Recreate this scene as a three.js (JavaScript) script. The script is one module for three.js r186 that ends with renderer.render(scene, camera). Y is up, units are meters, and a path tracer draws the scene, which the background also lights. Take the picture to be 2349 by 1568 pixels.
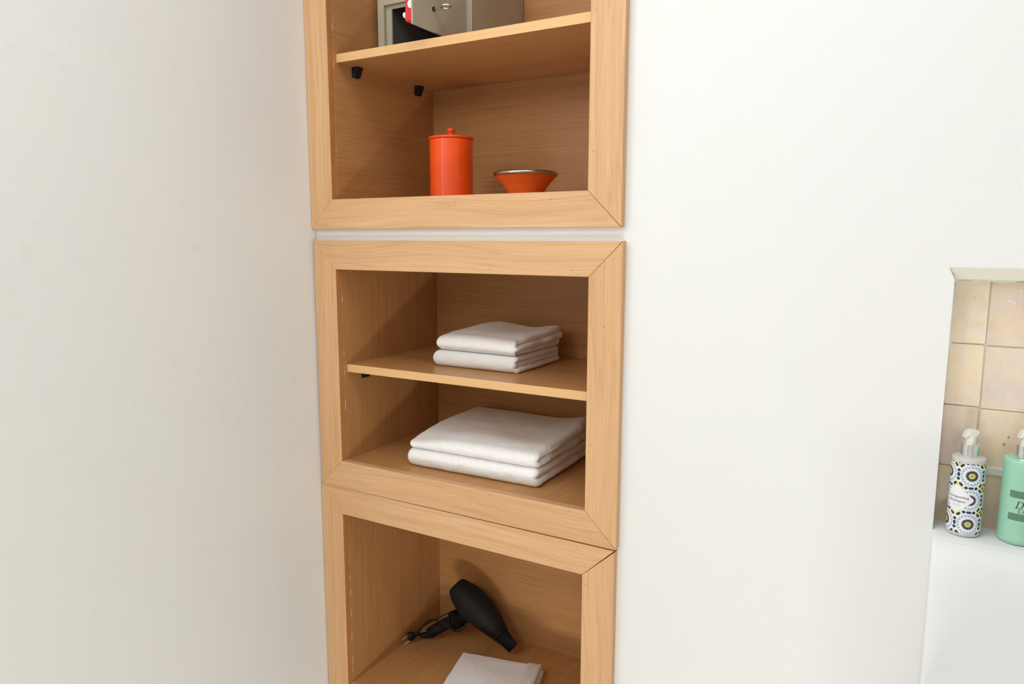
import * as THREE from 'three';
import { RoundedBoxGeometry } from 'three/addons/geometries/RoundedBoxGeometry.js';
import { mergeGeometries, toCreasedNormals } from 'three/addons/utils/BufferGeometryUtils.js';
import { RectAreaLightUniformsLib } from 'three/addons/lights/RectAreaLightUniformsLib.js';

// ---------------------------------------------------------------- camera, sky, light, exposure
const scene = new THREE.Scene();
scene.background = new THREE.Color(0.55, 0.68, 0.9);
const camera = new THREE.PerspectiveCamera(2 * Math.atan(784 / 1650.6) * 180 / Math.PI, 2349 / 1568, 0.05, 30);
camera.position.set(1.3062, -0.0243, 1.2931);
camera.rotation.set(-0.1414, 0.5226, 0.0019, 'YXZ');
const renderer = new THREE.WebGLRenderer({ antialias: true });
renderer.toneMapping = THREE.LinearToneMapping;
renderer.toneMappingExposure = 1.13;
renderer.shadowMap.enabled = true;
RectAreaLightUniformsLib.init();
// room: left wall x = 0, back wall z = -0.018, front wall z = 2.0, floor y = -1.6
const LOW = { x0: 1.0, x1: 1.8, y0: -1.59, y1: -1.38, z: 2.0, nits: 43 };     // low window in the front wall
const SIDE = { z0: 0.85, z1: 1.6, y0: -0.15, y1: 1.28, nits: 2.45 };                // casement in the left wall
const HIGH = { x0: 0.6, x1: 1.7, z0: 0.55, z1: 1.35, y: 1.4, nits: 3.1 };                    // skylight in the ceiling
const FRONT = { x0: 0.06, x1: 0.62, y0: 0.45, y1: 1.25, z: 2.0, nits: 7.2 };                  // upper window in the front wall
const low = new THREE.RectAreaLight(new THREE.Color(1.0, 0.975, 0.93), LOW.nits, LOW.x1 - LOW.x0 - 0.08, LOW.y1 - LOW.y0 - 0.08);
low.name = 'window_daylight'; low.position.set((LOW.x0 + LOW.x1) / 2, (LOW.y0 + LOW.y1) / 2, LOW.z - 0.004); scene.add(low);
const side = new THREE.RectAreaLight(new THREE.Color(0.97, 0.985, 0.97), SIDE.nits, SIDE.z1 - SIDE.z0 - 0.08, SIDE.y1 - SIDE.y0 - 0.08);
side.name = 'window_daylight_001'; side.position.set(0.004, (SIDE.y0 + SIDE.y1) / 2, (SIDE.z0 + SIDE.z1) / 2); side.rotation.y = -Math.PI / 2; scene.add(side);

const high = new THREE.RectAreaLight(new THREE.Color(0.99, 0.99, 0.96), HIGH.nits, HIGH.x1 - HIGH.x0 - 0.08, HIGH.z1 - HIGH.z0 - 0.08);
high.name = 'window_daylight_002'; high.position.set((HIGH.x0 + HIGH.x1) / 2, HIGH.y - 0.004, (HIGH.z0 + HIGH.z1) / 2); high.rotation.x = -Math.PI / 2; scene.add(high);

const front = new THREE.RectAreaLight(new THREE.Color(0.98, 0.985, 0.96), FRONT.nits, FRONT.x1 - FRONT.x0 - 0.08, FRONT.y1 - FRONT.y0 - 0.08);
front.name = 'window_daylight_003'; front.position.set((FRONT.x0 + FRONT.x1) / 2, (FRONT.y0 + FRONT.y1) / 2, FRONT.z - 0.004); scene.add(front);

// ---------------------------------------------------------------- helpers
function rng(seed) { let a = seed >>> 0; return () => { a = (a + 0x6D2B79F5) >>> 0; let t = a; t = Math.imul(t ^ (t >>> 15), t | 1); t ^= t + Math.imul(t ^ (t >>> 7), t | 61); return ((t ^ (t >>> 14)) >>> 0) / 4294967296; }; }
function hash(ix, iy, s) { let h = Math.imul(ix, 374761393) + Math.imul(iy, 668265263) + Math.imul(s, 974634777) | 0; h = Math.imul(h ^ (h >>> 13), 1274126177); h ^= h >>> 16; return (h >>> 0) / 4294967296; }
const mod = (a, n) => ((a % n) + n) % n;
function vnoise(x, y, s, px = 1e6, py = 1e6) {            // value noise, periodic in px, py cells
  const ix = Math.floor(x), iy = Math.floor(y); let fx = x - ix, fy = y - iy;
  fx = fx * fx * (3 - 2 * fx); fy = fy * fy * (3 - 2 * fy);
  const x0 = mod(ix, px), x1 = mod(ix + 1, px), y0 = mod(iy, py), y1 = mod(iy + 1, py);
  const a = hash(x0, y0, s), b = hash(x1, y0, s), c = hash(x0, y1, s), d = hash(x1, y1, s);
  return a + (b - a) * fx + (c - a) * fy + (a - b - c + d) * fx * fy;
}
function fbm(x, y, s, p, oct = 4) { let v = 0, a = 0.5, n = 0; for (let o = 0; o < oct; o++) { v += a * vnoise(x, y, s + o, p, p); n += a; a *= 0.5; x *= 2; y *= 2; p *= 2; } return v / n; }
const clamp = (x, a = 0, b = 1) => Math.min(b, Math.max(a, x));
const smooth = (a, b, x) => { const t = clamp((x - a) / (b - a)); return t * t * (3 - 2 * t); };
const srgb = v => v <= 0.0031308 ? v * 12.92 : 1.055 * Math.pow(v, 1 / 2.4) - 0.055;
function dataTex(w, h, fn, color) {
  const d = new Uint8Array(w * h * 4); const o = [0, 0, 0];
  for (let j = 0; j < h; j++) for (let i = 0; i < w; i++) {
    fn(i / w, j / h, o, i, j); const k = (j * w + i) * 4;
    for (let c = 0; c < 3; c++) d[k + c] = Math.round(clamp(color ? srgb(o[c]) : o[c]) * 255);
    d[k + 3] = 255;
  }
  const t = new THREE.DataTexture(d, w, h, THREE.RGBAFormat);
  t.wrapS = t.wrapT = THREE.RepeatWrapping; t.magFilter = THREE.LinearFilter; t.minFilter = THREE.LinearMipmapLinearFilter; t.generateMipmaps = true;
  if (color) t.colorSpace = THREE.SRGBColorSpace; t.needsUpdate = true; return t;
}
const counts = {};
function numbered(n) { const k = counts[n] = (counts[n] ?? -1) + 1; return k ? n + '_' + String(k).padStart(3, '0') : n; }
function tag(o, label, category, group) { o.userData.label = label; o.userData.category = category; if (group) o.userData.group = group; return o; }
function thing(name, label, category, pos = [0, 0, 0], turn = 0, group) {
  const o = new THREE.Group(); o.name = numbered(name); o.position.set(...pos); o.rotation.y = turn; scene.add(o); return tag(o, label, category, group);
}
function part(name, geo, m, parent, label) {
  const o = new THREE.Mesh(geo, m); o.name = parent === scene ? numbered(name) : name; o.castShadow = o.receiveShadow = true; parent.add(o);
  if (label) o.userData.label = label; return o;
}
function struct(name, label) { const g = new THREE.Group(); g.name = name; g.userData.kind = 'structure'; if (label) g.userData.label = label; scene.add(g); return g; }
function box(x0, x1, y0, y1, z0, z1, r = 0) {
  const g = r ? new RoundedBoxGeometry(x1 - x0, y1 - y0, z1 - z0, 2, r) : new THREE.BoxGeometry(x1 - x0, y1 - y0, z1 - z0);
  return g.translate((x0 + x1) / 2, (y0 + y1) / 2, (z0 + z1) / 2);
}
function boardUV(geo, grain, su = 1, sv = 0.5, ou = 0, ov = 0, keepNormals = false) {        // uv in metres, grain along the given axis
  const g = geo.index ? geo.toNonIndexed() : geo; if (!keepNormals) g.computeVertexNormals();
  const p = g.attributes.position, uv = new Float32Array(p.count * 2), A = new THREE.Vector3(), B = new THREE.Vector3(), C = new THREE.Vector3();
  const ax = 'xyz'.indexOf(grain);
  for (let i = 0; i < p.count; i += 3) {
    A.fromBufferAttribute(p, i); B.fromBufferAttribute(p, i + 1).sub(A); C.fromBufferAttribute(p, i + 2).sub(A); B.cross(C);
    const n = [Math.abs(B.x), Math.abs(B.y), Math.abs(B.z)]; const dom = n.indexOf(Math.max(...n));
    const rest = [0, 1, 2].filter(k => k !== dom); const ua = dom === ax ? rest[0] : ax, va = rest.find(k => k !== ua);
    for (let k = 0; k < 3; k++) {
      const q = [p.getX(i + k), p.getY(i + k), p.getZ(i + k)];
      uv[(i + k) * 2] = (q[ua] * (dom === ax ? 0.15 : 1) + ou) / su; uv[(i + k) * 2 + 1] = (q[va] + ov) / sv;
    }
  }
  g.setAttribute('uv', new THREE.BufferAttribute(uv, 2)); return g;
}
function lathe(pts, seg = 72) { return new THREE.LatheGeometry(pts.map(p => new THREE.Vector2(p[0], p[1])), seg); }
function roundProfile(pts, r, n = 4) {                         // rounds the inner corners of a profile polyline
  const out = [pts[0]];
  for (let i = 1; i < pts.length - 1; i++) {
    const [a, b, c] = [pts[i - 1], pts[i], pts[i + 1]]; const rr = Array.isArray(r) ? r[i] : r;
    const la = Math.hypot(a[0] - b[0], a[1] - b[1]), lc = Math.hypot(c[0] - b[0], c[1] - b[1]); const q = Math.min(rr, la * 0.49, lc * 0.49);
    const s = [b[0] + (a[0] - b[0]) * q / la, b[1] + (a[1] - b[1]) * q / la], e = [b[0] + (c[0] - b[0]) * q / lc, b[1] + (c[1] - b[1]) * q / lc];
    for (let k = 0; k <= n; k++) { const t = k / n; out.push([(1 - t) ** 2 * s[0] + 2 * t * (1 - t) * b[0] + t * t * e[0], (1 - t) ** 2 * s[1] + 2 * t * (1 - t) * b[1] + t * t * e[1]]); }
  }
  out.push(pts[pts.length - 1]); return out;
}
function tube(pts, r, seg = 64, rad = 10, closed = false) { return new THREE.TubeGeometry(new THREE.CatmullRomCurve3(pts.map(p => new THREE.Vector3(...p)), closed), seg, r, rad, closed); }

// ---------------------------------------------------------------- materials
function woodTex(seed, { base, dark, light, wave, fine, coarse, line }) {
  const W = 1024, H = 1024;
  const val = (u, v) => {
    const warp = (fbm(u * 3, v * 4, seed, 4 * 1e3 | 0, 1) - 0.5) * 0;      // periodic warp below
    const w = (vnoise(u * 4, v * 6, seed + 3, 4, 6) - 0.5) * wave + (vnoise(u * 12, v * 24, seed + 4, 12, 24) - 0.5) * wave * 0.22 + warp;
    const vv = v + w;
    const c1 = vnoise(u * 2, vv * 40, seed + 5, 2, 40), c2 = vnoise(u * 3, vv * 95, seed + 6, 3, 95), f1 = vnoise(u * 7, vv * 260, seed + 7, 7, 260), f2 = vnoise(u * 24, v * 480, seed + 8, 24, 480);
    const band = vnoise(u * 2, vv * 9, seed + 9, 2, 9);
    const ln = Math.pow(clamp(1 - Math.abs(c2 - 0.5) * 5), 3);
    return [(c1 - 0.5) * coarse + (band - 0.5) * coarse * 0.8 + (f1 - 0.5) * fine + (f2 - 0.5) * fine * 0.8, ln * line * (0.4 + 0.6 * f1)];
  };
  const map = dataTex(W, H, (u, v, o) => {
    const [s, l] = val(u, v);
    for (let c = 0; c < 3; c++) { let x = base[c] + (s > 0 ? (light[c] - base[c]) * s : (base[c] - dark[c]) * s); o[c] = x + (dark[c] - x) * l; }
  }, true);
  const bump = dataTex(W, H, (u, v, o) => { const [s, l] = val(u, v); o[0] = o[1] = o[2] = 0.55 + s * 0.3 - l * 0.4; }, false);
  return { map, bump };
}
const wf = woodTex(11, { base: [0.72, 0.43, 0.222], dark: [0.57, 0.305, 0.14], light: [0.81, 0.53, 0.295], wave: 0.045, fine: 0.45, coarse: 0.6, line: 0.75 });
const wp = woodTex(41, { base: [0.56, 0.285, 0.107], dark: [0.39, 0.172, 0.056], light: [0.66, 0.36, 0.15], wave: 0.010, fine: 0.6, coarse: 0.35, line: 0.28 });
const we = woodTex(77, { base: [0.81, 0.495, 0.228], dark: [0.72, 0.42, 0.175], light: [0.85, 0.54, 0.27], wave: 0.01, fine: 0.5, coarse: 0.4, line: 0.15 });
const woodMat = (t, rough = 0.5, bs = 0.0002, color = 0xffffff) => new THREE.MeshPhysicalMaterial({ map: t.map, bumpMap: t.bump, bumpScale: bs, roughness: rough, color, specularIntensity: 0.6 });
const M = {};
M.frame = woodMat(wf, 0.5);
M.frameTop = woodMat(wf, 0.5);
M.panel = woodMat(wp, 0.36);
M.shelf = woodMat(wp, 0.3, 0.00008);
M.lip = woodMat(wp, 0.5, 0.0002, new THREE.Color(1.0, 0.87, 0.8));
M.edge = woodMat(we, 0.5, 0.0001);
const plasterBump = dataTex(512, 512, (u, v, o) => { o[0] = o[1] = o[2] = 0.6 * fbm(u * 6, v * 6, 5, 6, 4) + 0.4 * fbm(u * 40, v * 40, 9, 40, 3); });
const plasterMap = (seed, c, spots) => dataTex(1024, 1024, (u, v, o) => {
  const a = fbm(u * 4, v * 4, seed, 4, 5) - 0.5, s = smooth(0.78, 0.86, vnoise(u * 46, v * 46, seed + 21, 46, 46)) * smooth(0.55, 0.75, vnoise(u * 7, v * 7, seed + 22, 7, 7)) * spots;
  for (let k = 0; k < 3; k++) o[k] = c[k] * (1 + a * 0.02) - s * [0.006, 0.013, 0.024][k];
}, true);
const plaster = (seed, c, spots = 1) => new THREE.MeshStandardMaterial({ map: plasterMap(seed, c, spots), bumpMap: plasterBump, bumpScale: 0.0012, roughness: 0.85 });
M.wallLeft = plaster(3, [0.90, 0.902, 0.876], 1.0);
M.wallBack = plaster(8, [0.825, 0.82, 0.802], 0.3);
M.wallRoom = plaster(15, [0.80, 0.79, 0.76], 0);
M.wallFar = plaster(16, [0.74, 0.74, 0.73], 0);
M.ledge = new THREE.MeshStandardMaterial({ color: new THREE.Color(0.86, 0.862, 0.862), bumpMap: plasterBump, bumpScale: 0.0008, roughness: 0.55 });
M.lime = new THREE.MeshStandardMaterial({ color: new THREE.Color(0.87, 0.845, 0.74), bumpMap: plasterBump, bumpScale: 0.0015, roughness: 0.9 });
M.grout = new THREE.MeshStandardMaterial({ color: new THREE.Color(0.72, 0.69, 0.55), bumpMap: plasterBump, bumpScale: 0.002, roughness: 0.95 });
M.floor = new THREE.MeshStandardMaterial({ map: plasterMap(33, [0.60, 0.58, 0.54], 2), roughness: 0.5 });
M.flake = new THREE.MeshStandardMaterial({ color: new THREE.Color(0.88, 0.86, 0.78), roughness: 0.9 });
M.glue = new THREE.MeshStandardMaterial({ color: new THREE.Color(0.70, 0.56, 0.42), roughness: 0.8 });
M.black = new THREE.MeshPhysicalMaterial({ color: new THREE.Color(0.012, 0.012, 0.012), roughness: 0.5, specularIntensity: 0.5 });
M.softBlack = new THREE.MeshPhysicalMaterial({ color: new THREE.Color(0.011, 0.011, 0.011), roughness: 0.62, specularIntensity: 0.45 });
M.hole = new THREE.MeshStandardMaterial({ color: new THREE.Color(0.27, 0.14, 0.06), roughness: 0.9 });
M.dot = new THREE.MeshStandardMaterial({ color: new THREE.Color(0.85, 0.86, 0.88), roughness: 0.35 });
M.chrome = new THREE.MeshStandardMaterial({ color: new THREE.Color(0.86, 0.86, 0.87), metalness: 1, roughness: 0.12 });
M.steel = new THREE.MeshStandardMaterial({ color: new THREE.Color(0.62, 0.58, 0.5), metalness: 1, roughness: 0.3 });
M.pin = new THREE.MeshStandardMaterial({ color: new THREE.Color(0.9, 0.84, 0.68), metalness: 0.6, roughness: 0.35 });
const paintBump = dataTex(256, 256, (u, v, o) => { o[0] = o[1] = o[2] = fbm(u * 48, v * 48, 4, 48, 2); });
M.safe = new THREE.MeshStandardMaterial({ color: new THREE.Color(0.50, 0.46, 0.36), bumpMap: paintBump, bumpScale: 0.0003, roughness: 0.5 });
M.safeDark = new THREE.MeshStandardMaterial({ color: new THREE.Color(0.13, 0.125, 0.11), roughness: 0.9 });
M.red = new THREE.MeshStandardMaterial({ color: new THREE.Color(0.66, 0.022, 0.026), roughness: 0.45 });
const glazeBump = dataTex(512, 512, (u, v, o) => { o[0] = o[1] = o[2] = 0.7 * fbm(u * 10, v * 8, 6, 10, 3) + 0.3 * fbm(u * 40, v * 40, 7, 40, 2); });
M.orange = new THREE.MeshPhysicalMaterial({ color: new THREE.Color(0.90, 0.085, 0.006), bumpMap: glazeBump, bumpScale: 0.0008, roughness: 0.4, specularIntensity: 0.5, clearcoat: 0.5, clearcoatRoughness: 0.03 });
M.orangeMatte = new THREE.MeshPhysicalMaterial({ color: new THREE.Color(0.88, 0.135, 0.015), bumpMap: glazeBump, bumpScale: 0.0005, roughness: 0.55 });
M.rim = new THREE.MeshStandardMaterial({ color: new THREE.Color(0.50, 0.48, 0.42), metalness: 1, roughness: 0.22 });
const terryBump = dataTex(512, 512, (u, v, o) => { o[0] = o[1] = o[2] = 0.55 * vnoise(u * 170, v * 170, 31, 170, 170) + 0.45 * fbm(u * 50, v * 50, 32, 50, 3); });
const terryMap = dataTex(512, 512, (u, v, o) => { const a = vnoise(u * 150, v * 150, 51, 150, 150), b = fbm(u * 24, v * 24, 52, 24, 3); const k = 0.95 + (a - 0.5) * 0.07 + (b - 0.5) * 0.05; o[0] = k; o[1] = k * 0.992; o[2] = k * 0.985; }, true);
M.towel = new THREE.MeshPhysicalMaterial({ map: terryMap, bumpMap: terryBump, bumpScale: 0.0006, roughness: 1, sheen: 1, sheenRoughness: 0.5, sheenColor: new THREE.Color(1, 1, 1) });
M.hem = new THREE.MeshStandardMaterial({ map: terryMap, bumpMap: terryBump, bumpScale: 0.0005, roughness: 1 });
M.cloudy = new THREE.MeshPhysicalMaterial({ color: new THREE.Color(0.74, 0.75, 0.71), roughness: 0.4, transmission: 0.15, thickness: 0.02, specularIntensity: 0.6 });
M.cap = new THREE.MeshPhysicalMaterial({ color: new THREE.Color(0.80, 0.80, 0.70), roughness: 0.4 });
M.glassPane = new THREE.MeshPhysicalMaterial({ color: 0xffffff, transmission: 1, thickness: 0, roughness: 0.02 });
M.whitePaint = new THREE.MeshStandardMaterial({ color: new THREE.Color(0.82, 0.82, 0.8), roughness: 0.4 });

// ---------------------------------------------------------------- structure: the room
const ZW = -0.018, W = 0.8, BW = 0.0691, OFF = { top: -0.002, mid: 0.0025, low: -0.0008 };
const Y = { topIn: 0.0691, midTop: -0.0272, midBot: -0.6417, lowTop: -0.6421, lowIn: -1.178 };
function extrudeHoles(outer, holes, depth) {
  const s = new THREE.Shape(outer.map(p => new THREE.Vector2(...p)));
  for (const h of holes) s.holes.push(new THREE.Path(h.map(p => new THREE.Vector2(...p))));
  return new THREE.ExtrudeGeometry(s, { depth, bevelEnabled: false });
}
const rect = (x0, x1, y0, y1) => [[x0, y0], [x1, y0], [x1, y1], [x0, y1]];
const NX0 = 1.3425, NX1 = 2.05, NY0 = -0.4905, NY1 = -0.0655, ZT = -0.066;
const wallBack = struct('wall_back', 'white painted plaster wall with the recessed shelving and a small tiled niche');
part('wall_surface', boardUV(extrudeHoles(rect(-0.1, 3.1, -1.6, 1.4),
  [rect(0.045, 0.755, 0.03, 0.93), rect(0.045, 0.755, -1.215, -0.06), [[NX0, NY0], [NX1, NY0], [NX1, NY1], [NX0 - 0.0085, NY1], [NX0, NY1 - 0.0185]]], 0.5).translate(0, 0, ZW - 0.5), 'x', 1, 1), M.wallBack, wallBack);
part('wall_core', box(-0.1, 3.1, -1.6, 1.4, -0.6, -0.52), M.wallRoom, wallBack);
part('grout', box(NX0, NX1, NY0, NY1, ZT - 0.1, ZT - 0.003), M.grout, wallBack, 'greenish mortar behind the niche tiles');
{ // sloping plaster edge under the top of the niche
  const pts = [[ZW - 0.0005, NY1 + 0.001], [ZW - 0.0005, NY1 - 0.0005], [ZW - 0.016, NY1 - 0.0185], [ZT - 0.02, NY1 - 0.0205], [ZT - 0.02, NY1 + 0.001]];
  const v = [], n = pts.length;
  for (let i = 0; i < n; i++) { const a = pts[i], b = pts[(i + 1) % n]; const A = [NX0 - 0.009, a[1], a[0]], B = [NX0 - 0.009, b[1], b[0]], C = [NX1, b[1], b[0]], D = [NX1, a[1], a[0]]; v.push(...A, ...D, ...C, ...A, ...C, ...B); }
  for (let i = 1; i < n - 1; i++) { v.push(NX0 - 0.009, pts[0][1], pts[0][0], NX0 - 0.009, pts[i][1], pts[i][0], NX0 - 0.009, pts[i + 1][1], pts[i + 1][0]); }
  const bg = new THREE.BufferGeometry(); bg.setAttribute('position', new THREE.Float32BufferAttribute(v, 3));
  part('niche_bevel', boardUV(bg, 'x', 0.3, 0.3), M.lime, wallBack, 'cream sloping plaster edge above the tiles');
}
{ // ragged paint edge where the plaster meets the tiles
  const r = rng(5);
  const strip = (n, f) => { const a = [], b = []; for (let i = 0; i <= n; i++) { const [p, q] = f(i / n, r); a.push(p); b.unshift(q); } return new THREE.ExtrudeGeometry(new THREE.Shape([...a, ...b].map(p => new THREE.Vector2(...p))), { depth: 0.0045, bevelEnabled: false }).translate(0, 0, ZT - 0.0042); };
  part('plaster_edge', strip(90, (t, r) => { const y = NY0 + t * (NY1 - NY0); const bite = vnoise(t * 22, 1, 3), x = NX0 + 0.0012 + 0.006 * smooth(0.45, 0.95, bite) * (0.6 + 0.4 * r()); return [[NX0 - 0.001, y], [x, y]]; }), M.flake, wallBack, 'ragged white paint edge');
  part('plaster_edge', strip(120, (t, r) => { const x = NX0 + t * 0.4; const y = NY1 - 0.0215 - 0.005 * smooth(0.4, 0.9, vnoise(t * 40, 2, 4)) * (0.6 + 0.4 * r()); return [[x, NY1 - 0.018], [x, y]]; }), M.flake, wallBack, 'ragged white paint edge');
  for (const [px, py, s] of [[1.3465, -0.150, 1], [1.3457, -0.158, 1.5], [1.3453, -0.168, 1], [1.3455, -0.283, 1.5], [1.355, -0.2855, 1.6], [1.3635, -0.2862, 1.8], [1.369, -0.287, 1.2], [1.3455, -0.365, 1.2], [1.3457, -0.372, 1.6], [1.3452, -0.341, 1], [1.3795, -0.2675, 1.7], [1.433, -0.101, 1.2], [1.42, -0.118, 1.5], [1.424, -0.1195, 1.4], [1.4275, -0.121, 1.6], [1.4305, -0.1205, 1.2]]) {
    const k = 18, sh = [], f0 = r() * 6, f1 = r() * 6; for (let i = 0; i < k; i++) { const a = i / k * 6.283, q = 0.0011 * s * (1 + 0.28 * Math.sin(2 * a + f0) + 0.16 * Math.sin(3 * a + f1)); sh.push(new THREE.Vector2(px + Math.cos(a) * q, py + Math.sin(a) * q * 1.3)); }
    part('paint_fleck', new THREE.ExtrudeGeometry(new THREE.Shape(sh), { depth: 0.0006, bevelEnabled: false }).translate(0, 0, ZT + 0.0002), M.flake, wallBack);
  }
}
{ // zellige tiles in the niche, one mesh each
  const tm = [0, 1, 2].map(k => dataTex(256, 256, (u, v, o) => {
    const a = fbm(u * 3, v * 3, 60 + k * 9, 3, 4), b = fbm(u * 8, v * 8, 61 + k * 9, 8, 3), pit = smooth(0.955, 0.985, vnoise(u * 26, v * 26, 62 + k * 9, 26, 26));
    const c1 = [0.86, 0.735, 0.56], c2 = [0.80, 0.655, 0.55], c3 = [0.81, 0.755, 0.70]; const t = smooth(0.3, 0.7, a), w = smooth(0.5, 0.8, b) * 0.6;
    for (let c = 0; c < 3; c++) o[c] = (c1[c] + (c2[c] - c1[c]) * t) * (1 - w) + c3[c] * w - pit * 0.12;
  }, true));
  const tb = dataTex(256, 256, (u, v, o) => { o[0] = o[1] = o[2] = fbm(u * 3, v * 3, 91, 3, 3) * 0.85 + 0.1; });
  const tints = [[1.06, 1.06, 1.0], [1.08, 1.04, 0.96], [1.02, 0.98, 0.97], [0.93, 0.88, 0.86], [0.92, 0.9, 0.92], [0.98, 0.93, 0.86], [0.96, 0.93, 0.84]];
  const mats = tints.map((t, i) => new THREE.MeshPhysicalMaterial({ map: tm[i % 3], color: new THREE.Color(...t), bumpMap: tb, bumpScale: 0.003, roughness: 0.42, clearcoat: 0.15, clearcoatRoughness: 0.3 }));
  const r = rng(77);
  const colX = [[1.3432, 1.3932], [1.3948, 1.4945], [1.4968, 1.5958], [1.598, 1.697], [1.6995, 1.798]], rowsL = [-0.0868, -0.1885, -0.2905, -0.3925, -0.491], rowsR = [-0.0868, -0.1905, -0.2925, -0.392, -0.491];
  const pick = [[0, 3, 2, 5, 0], [1, 4, 3, 0, 5], [2, 5, 6, 1, 3], [6, 6, 4, 2, 0]];
  colX.forEach(([x0, x1], c) => {
    const rows = c ? rowsR : rowsL;
    for (let k = 0; k < 4; k++) {
      const g = 0.0007, y1 = rows[k] - g, y0 = rows[k + 1] + (k === 3 ? 0 : g), j = () => (r() - 0.5) * 0.0016;
      const P = [[x0 + j(), y0 + j()], [x1 + j(), y0 + j()], [x1 + j(), y1 + j()], [x0 + j(), y1 + j()]];
      const sh = new THREE.Shape(), cr = 0.004;
      P.forEach((p, i) => { const a = P[(i + 3) % 4], b = P[(i + 1) % 4]; const la = Math.hypot(a[0] - p[0], a[1] - p[1]), lb = Math.hypot(b[0] - p[0], b[1] - p[1]); const s = [p[0] + (a[0] - p[0]) * cr / la, p[1] + (a[1] - p[1]) * cr / la], e = [p[0] + (b[0] - p[0]) * cr / lb, p[1] + (b[1] - p[1]) * cr / lb]; if (i) sh.lineTo(...s); else sh.moveTo(...s); sh.quadraticCurveTo(p[0], p[1], ...e); });
      const geo = new THREE.ExtrudeGeometry(sh, { depth: 0.005, bevelEnabled: true, bevelThickness: 0.0012, bevelSize: 0.0012, bevelOffset: -0.0012, bevelSegments: 2, curveSegments: 3 });
      geo.translate(0, 0, ZT - 0.0062); const tile = boardUV(geo, 'x', 0.11, 0.11, r(), r());
      const o = part('tile', tile, mats[pick[k][c]], wallBack); o.rotation.set((r() - 0.5) * 0.0, 0, 0);
    }
  });
  const dk = new THREE.MeshStandardMaterial({ color: new THREE.Color(0.48, 0.38, 0.26), roughness: 0.9 });
  for (const [x, y, s] of [[1.436, -0.3345, 0.0022], [1.431, -0.3465, 0.0026], [1.3735, -0.114, 0.0009], [1.386, -0.3345, 0.0009], [1.3625, -0.355, 0.001]]) part('pit', new THREE.SphereGeometry(s, 12, 6).scale(0.8, 1.1, 0.25).translate(x, y, ZT), dk, wallBack);
  const bead = box(1.397, 1.4945, -0.4, -0.3855, ZT - 0.002, ZT + 0.0035, 0.0025); part('mortar_bead', boardUV(bead, 'x', 0.3, 0.3), M.lime, wallBack, 'thick pale mortar line between two tiles');
}
const wallLeft = struct('wall_left', 'white painted wall left of the shelves, faintly stained');
part('wall_surface', boardUV(extrudeHoles(rect(-2.3, 0.518, -1.6, 1.4), [rect(-SIDE.z1, -SIDE.z0, SIDE.y0, SIDE.y1)], 0.3).rotateY(Math.PI / 2).translate(-0.3 - 0.0035, 0, 0), 'y', 1, 1), M.wallLeft, wallLeft);
const wallRight = struct('wall_right'); part('wall_surface', box(3.1, 3.3, -1.6, 1.4, -0.6, 2.3), M.wallFar, wallRight);
const wallFront = struct('wall_front'); part('wall_surface', extrudeHoles(rect(-0.1, 3.1, -1.6, 1.4), [rect(LOW.x0, LOW.x1, LOW.y0, LOW.y1), rect(FRONT.x0, FRONT.x1, FRONT.y0, FRONT.y1)], 0.3).translate(0, 0, LOW.z), M.wallRoom, wallFront);
const floorG = struct('floor'); part('floor_surface', boardUV(box(-0.3, 3.3, -1.75, -1.6, -0.6, 2.3), 'x', 1, 1), M.floor, floorG);
const ceil = struct('ceiling'); part('ceiling_surface', extrudeHoles(rect(-0.3, 3.3, -2.3, 0.6), [rect(HIGH.x0, HIGH.x1, -HIGH.z1, -HIGH.z0)], 0.15).rotateX(-Math.PI / 2).translate(0, 1.4, 0), M.wallRoom, ceil);
function windowUnit(name, w, h, bars) {                       // built in the x-y plane, centred
  const g = struct(name); const t = 0.04, d = 0.05;
  part('window_frame', mergeGeometries([box(-w / 2, -w / 2 + t, -h / 2, h / 2, -d, 0, 0.004), box(w / 2 - t, w / 2, -h / 2, h / 2, -d, 0, 0.004), box(-w / 2 + t, w / 2 - t, h / 2 - t, h / 2, -d, 0, 0.004), box(-w / 2 + t, w / 2 - t, -h / 2, -h / 2 + t, -d, 0, 0.004)]), M.whitePaint, g);
  part('pane', box(-w / 2 + t, w / 2 - t, -h / 2 + t, h / 2 - t, -0.03, -0.027), M.glassPane, g); return g;
}
const w1 = windowUnit('window_1', LOW.x1 - LOW.x0, LOW.y1 - LOW.y0); w1.rotation.y = Math.PI; w1.position.set((LOW.x0 + LOW.x1) / 2, (LOW.y0 + LOW.y1) / 2, LOW.z + 0.01);
const w2 = windowUnit('window_2', SIDE.z1 - SIDE.z0, SIDE.y1 - SIDE.y0); w2.rotation.y = Math.PI / 2; w2.position.set(-0.012, (SIDE.y0 + SIDE.y1) / 2, (SIDE.z0 + SIDE.z1) / 2);

const w3 = windowUnit('window_3', HIGH.x1 - HIGH.x0, HIGH.z1 - HIGH.z0); w3.rotation.x = Math.PI / 2; w3.position.set((HIGH.x0 + HIGH.x1) / 2, HIGH.y + 0.01, (HIGH.z0 + HIGH.z1) / 2);

const w4 = windowUnit('window_4', FRONT.x1 - FRONT.x0, FRONT.y1 - FRONT.y0); w4.rotation.y = Math.PI; w4.position.set((FRONT.x0 + FRONT.x1) / 2, (FRONT.y0 + FRONT.y1) / 2, FRONT.z + 0.01);

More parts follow.
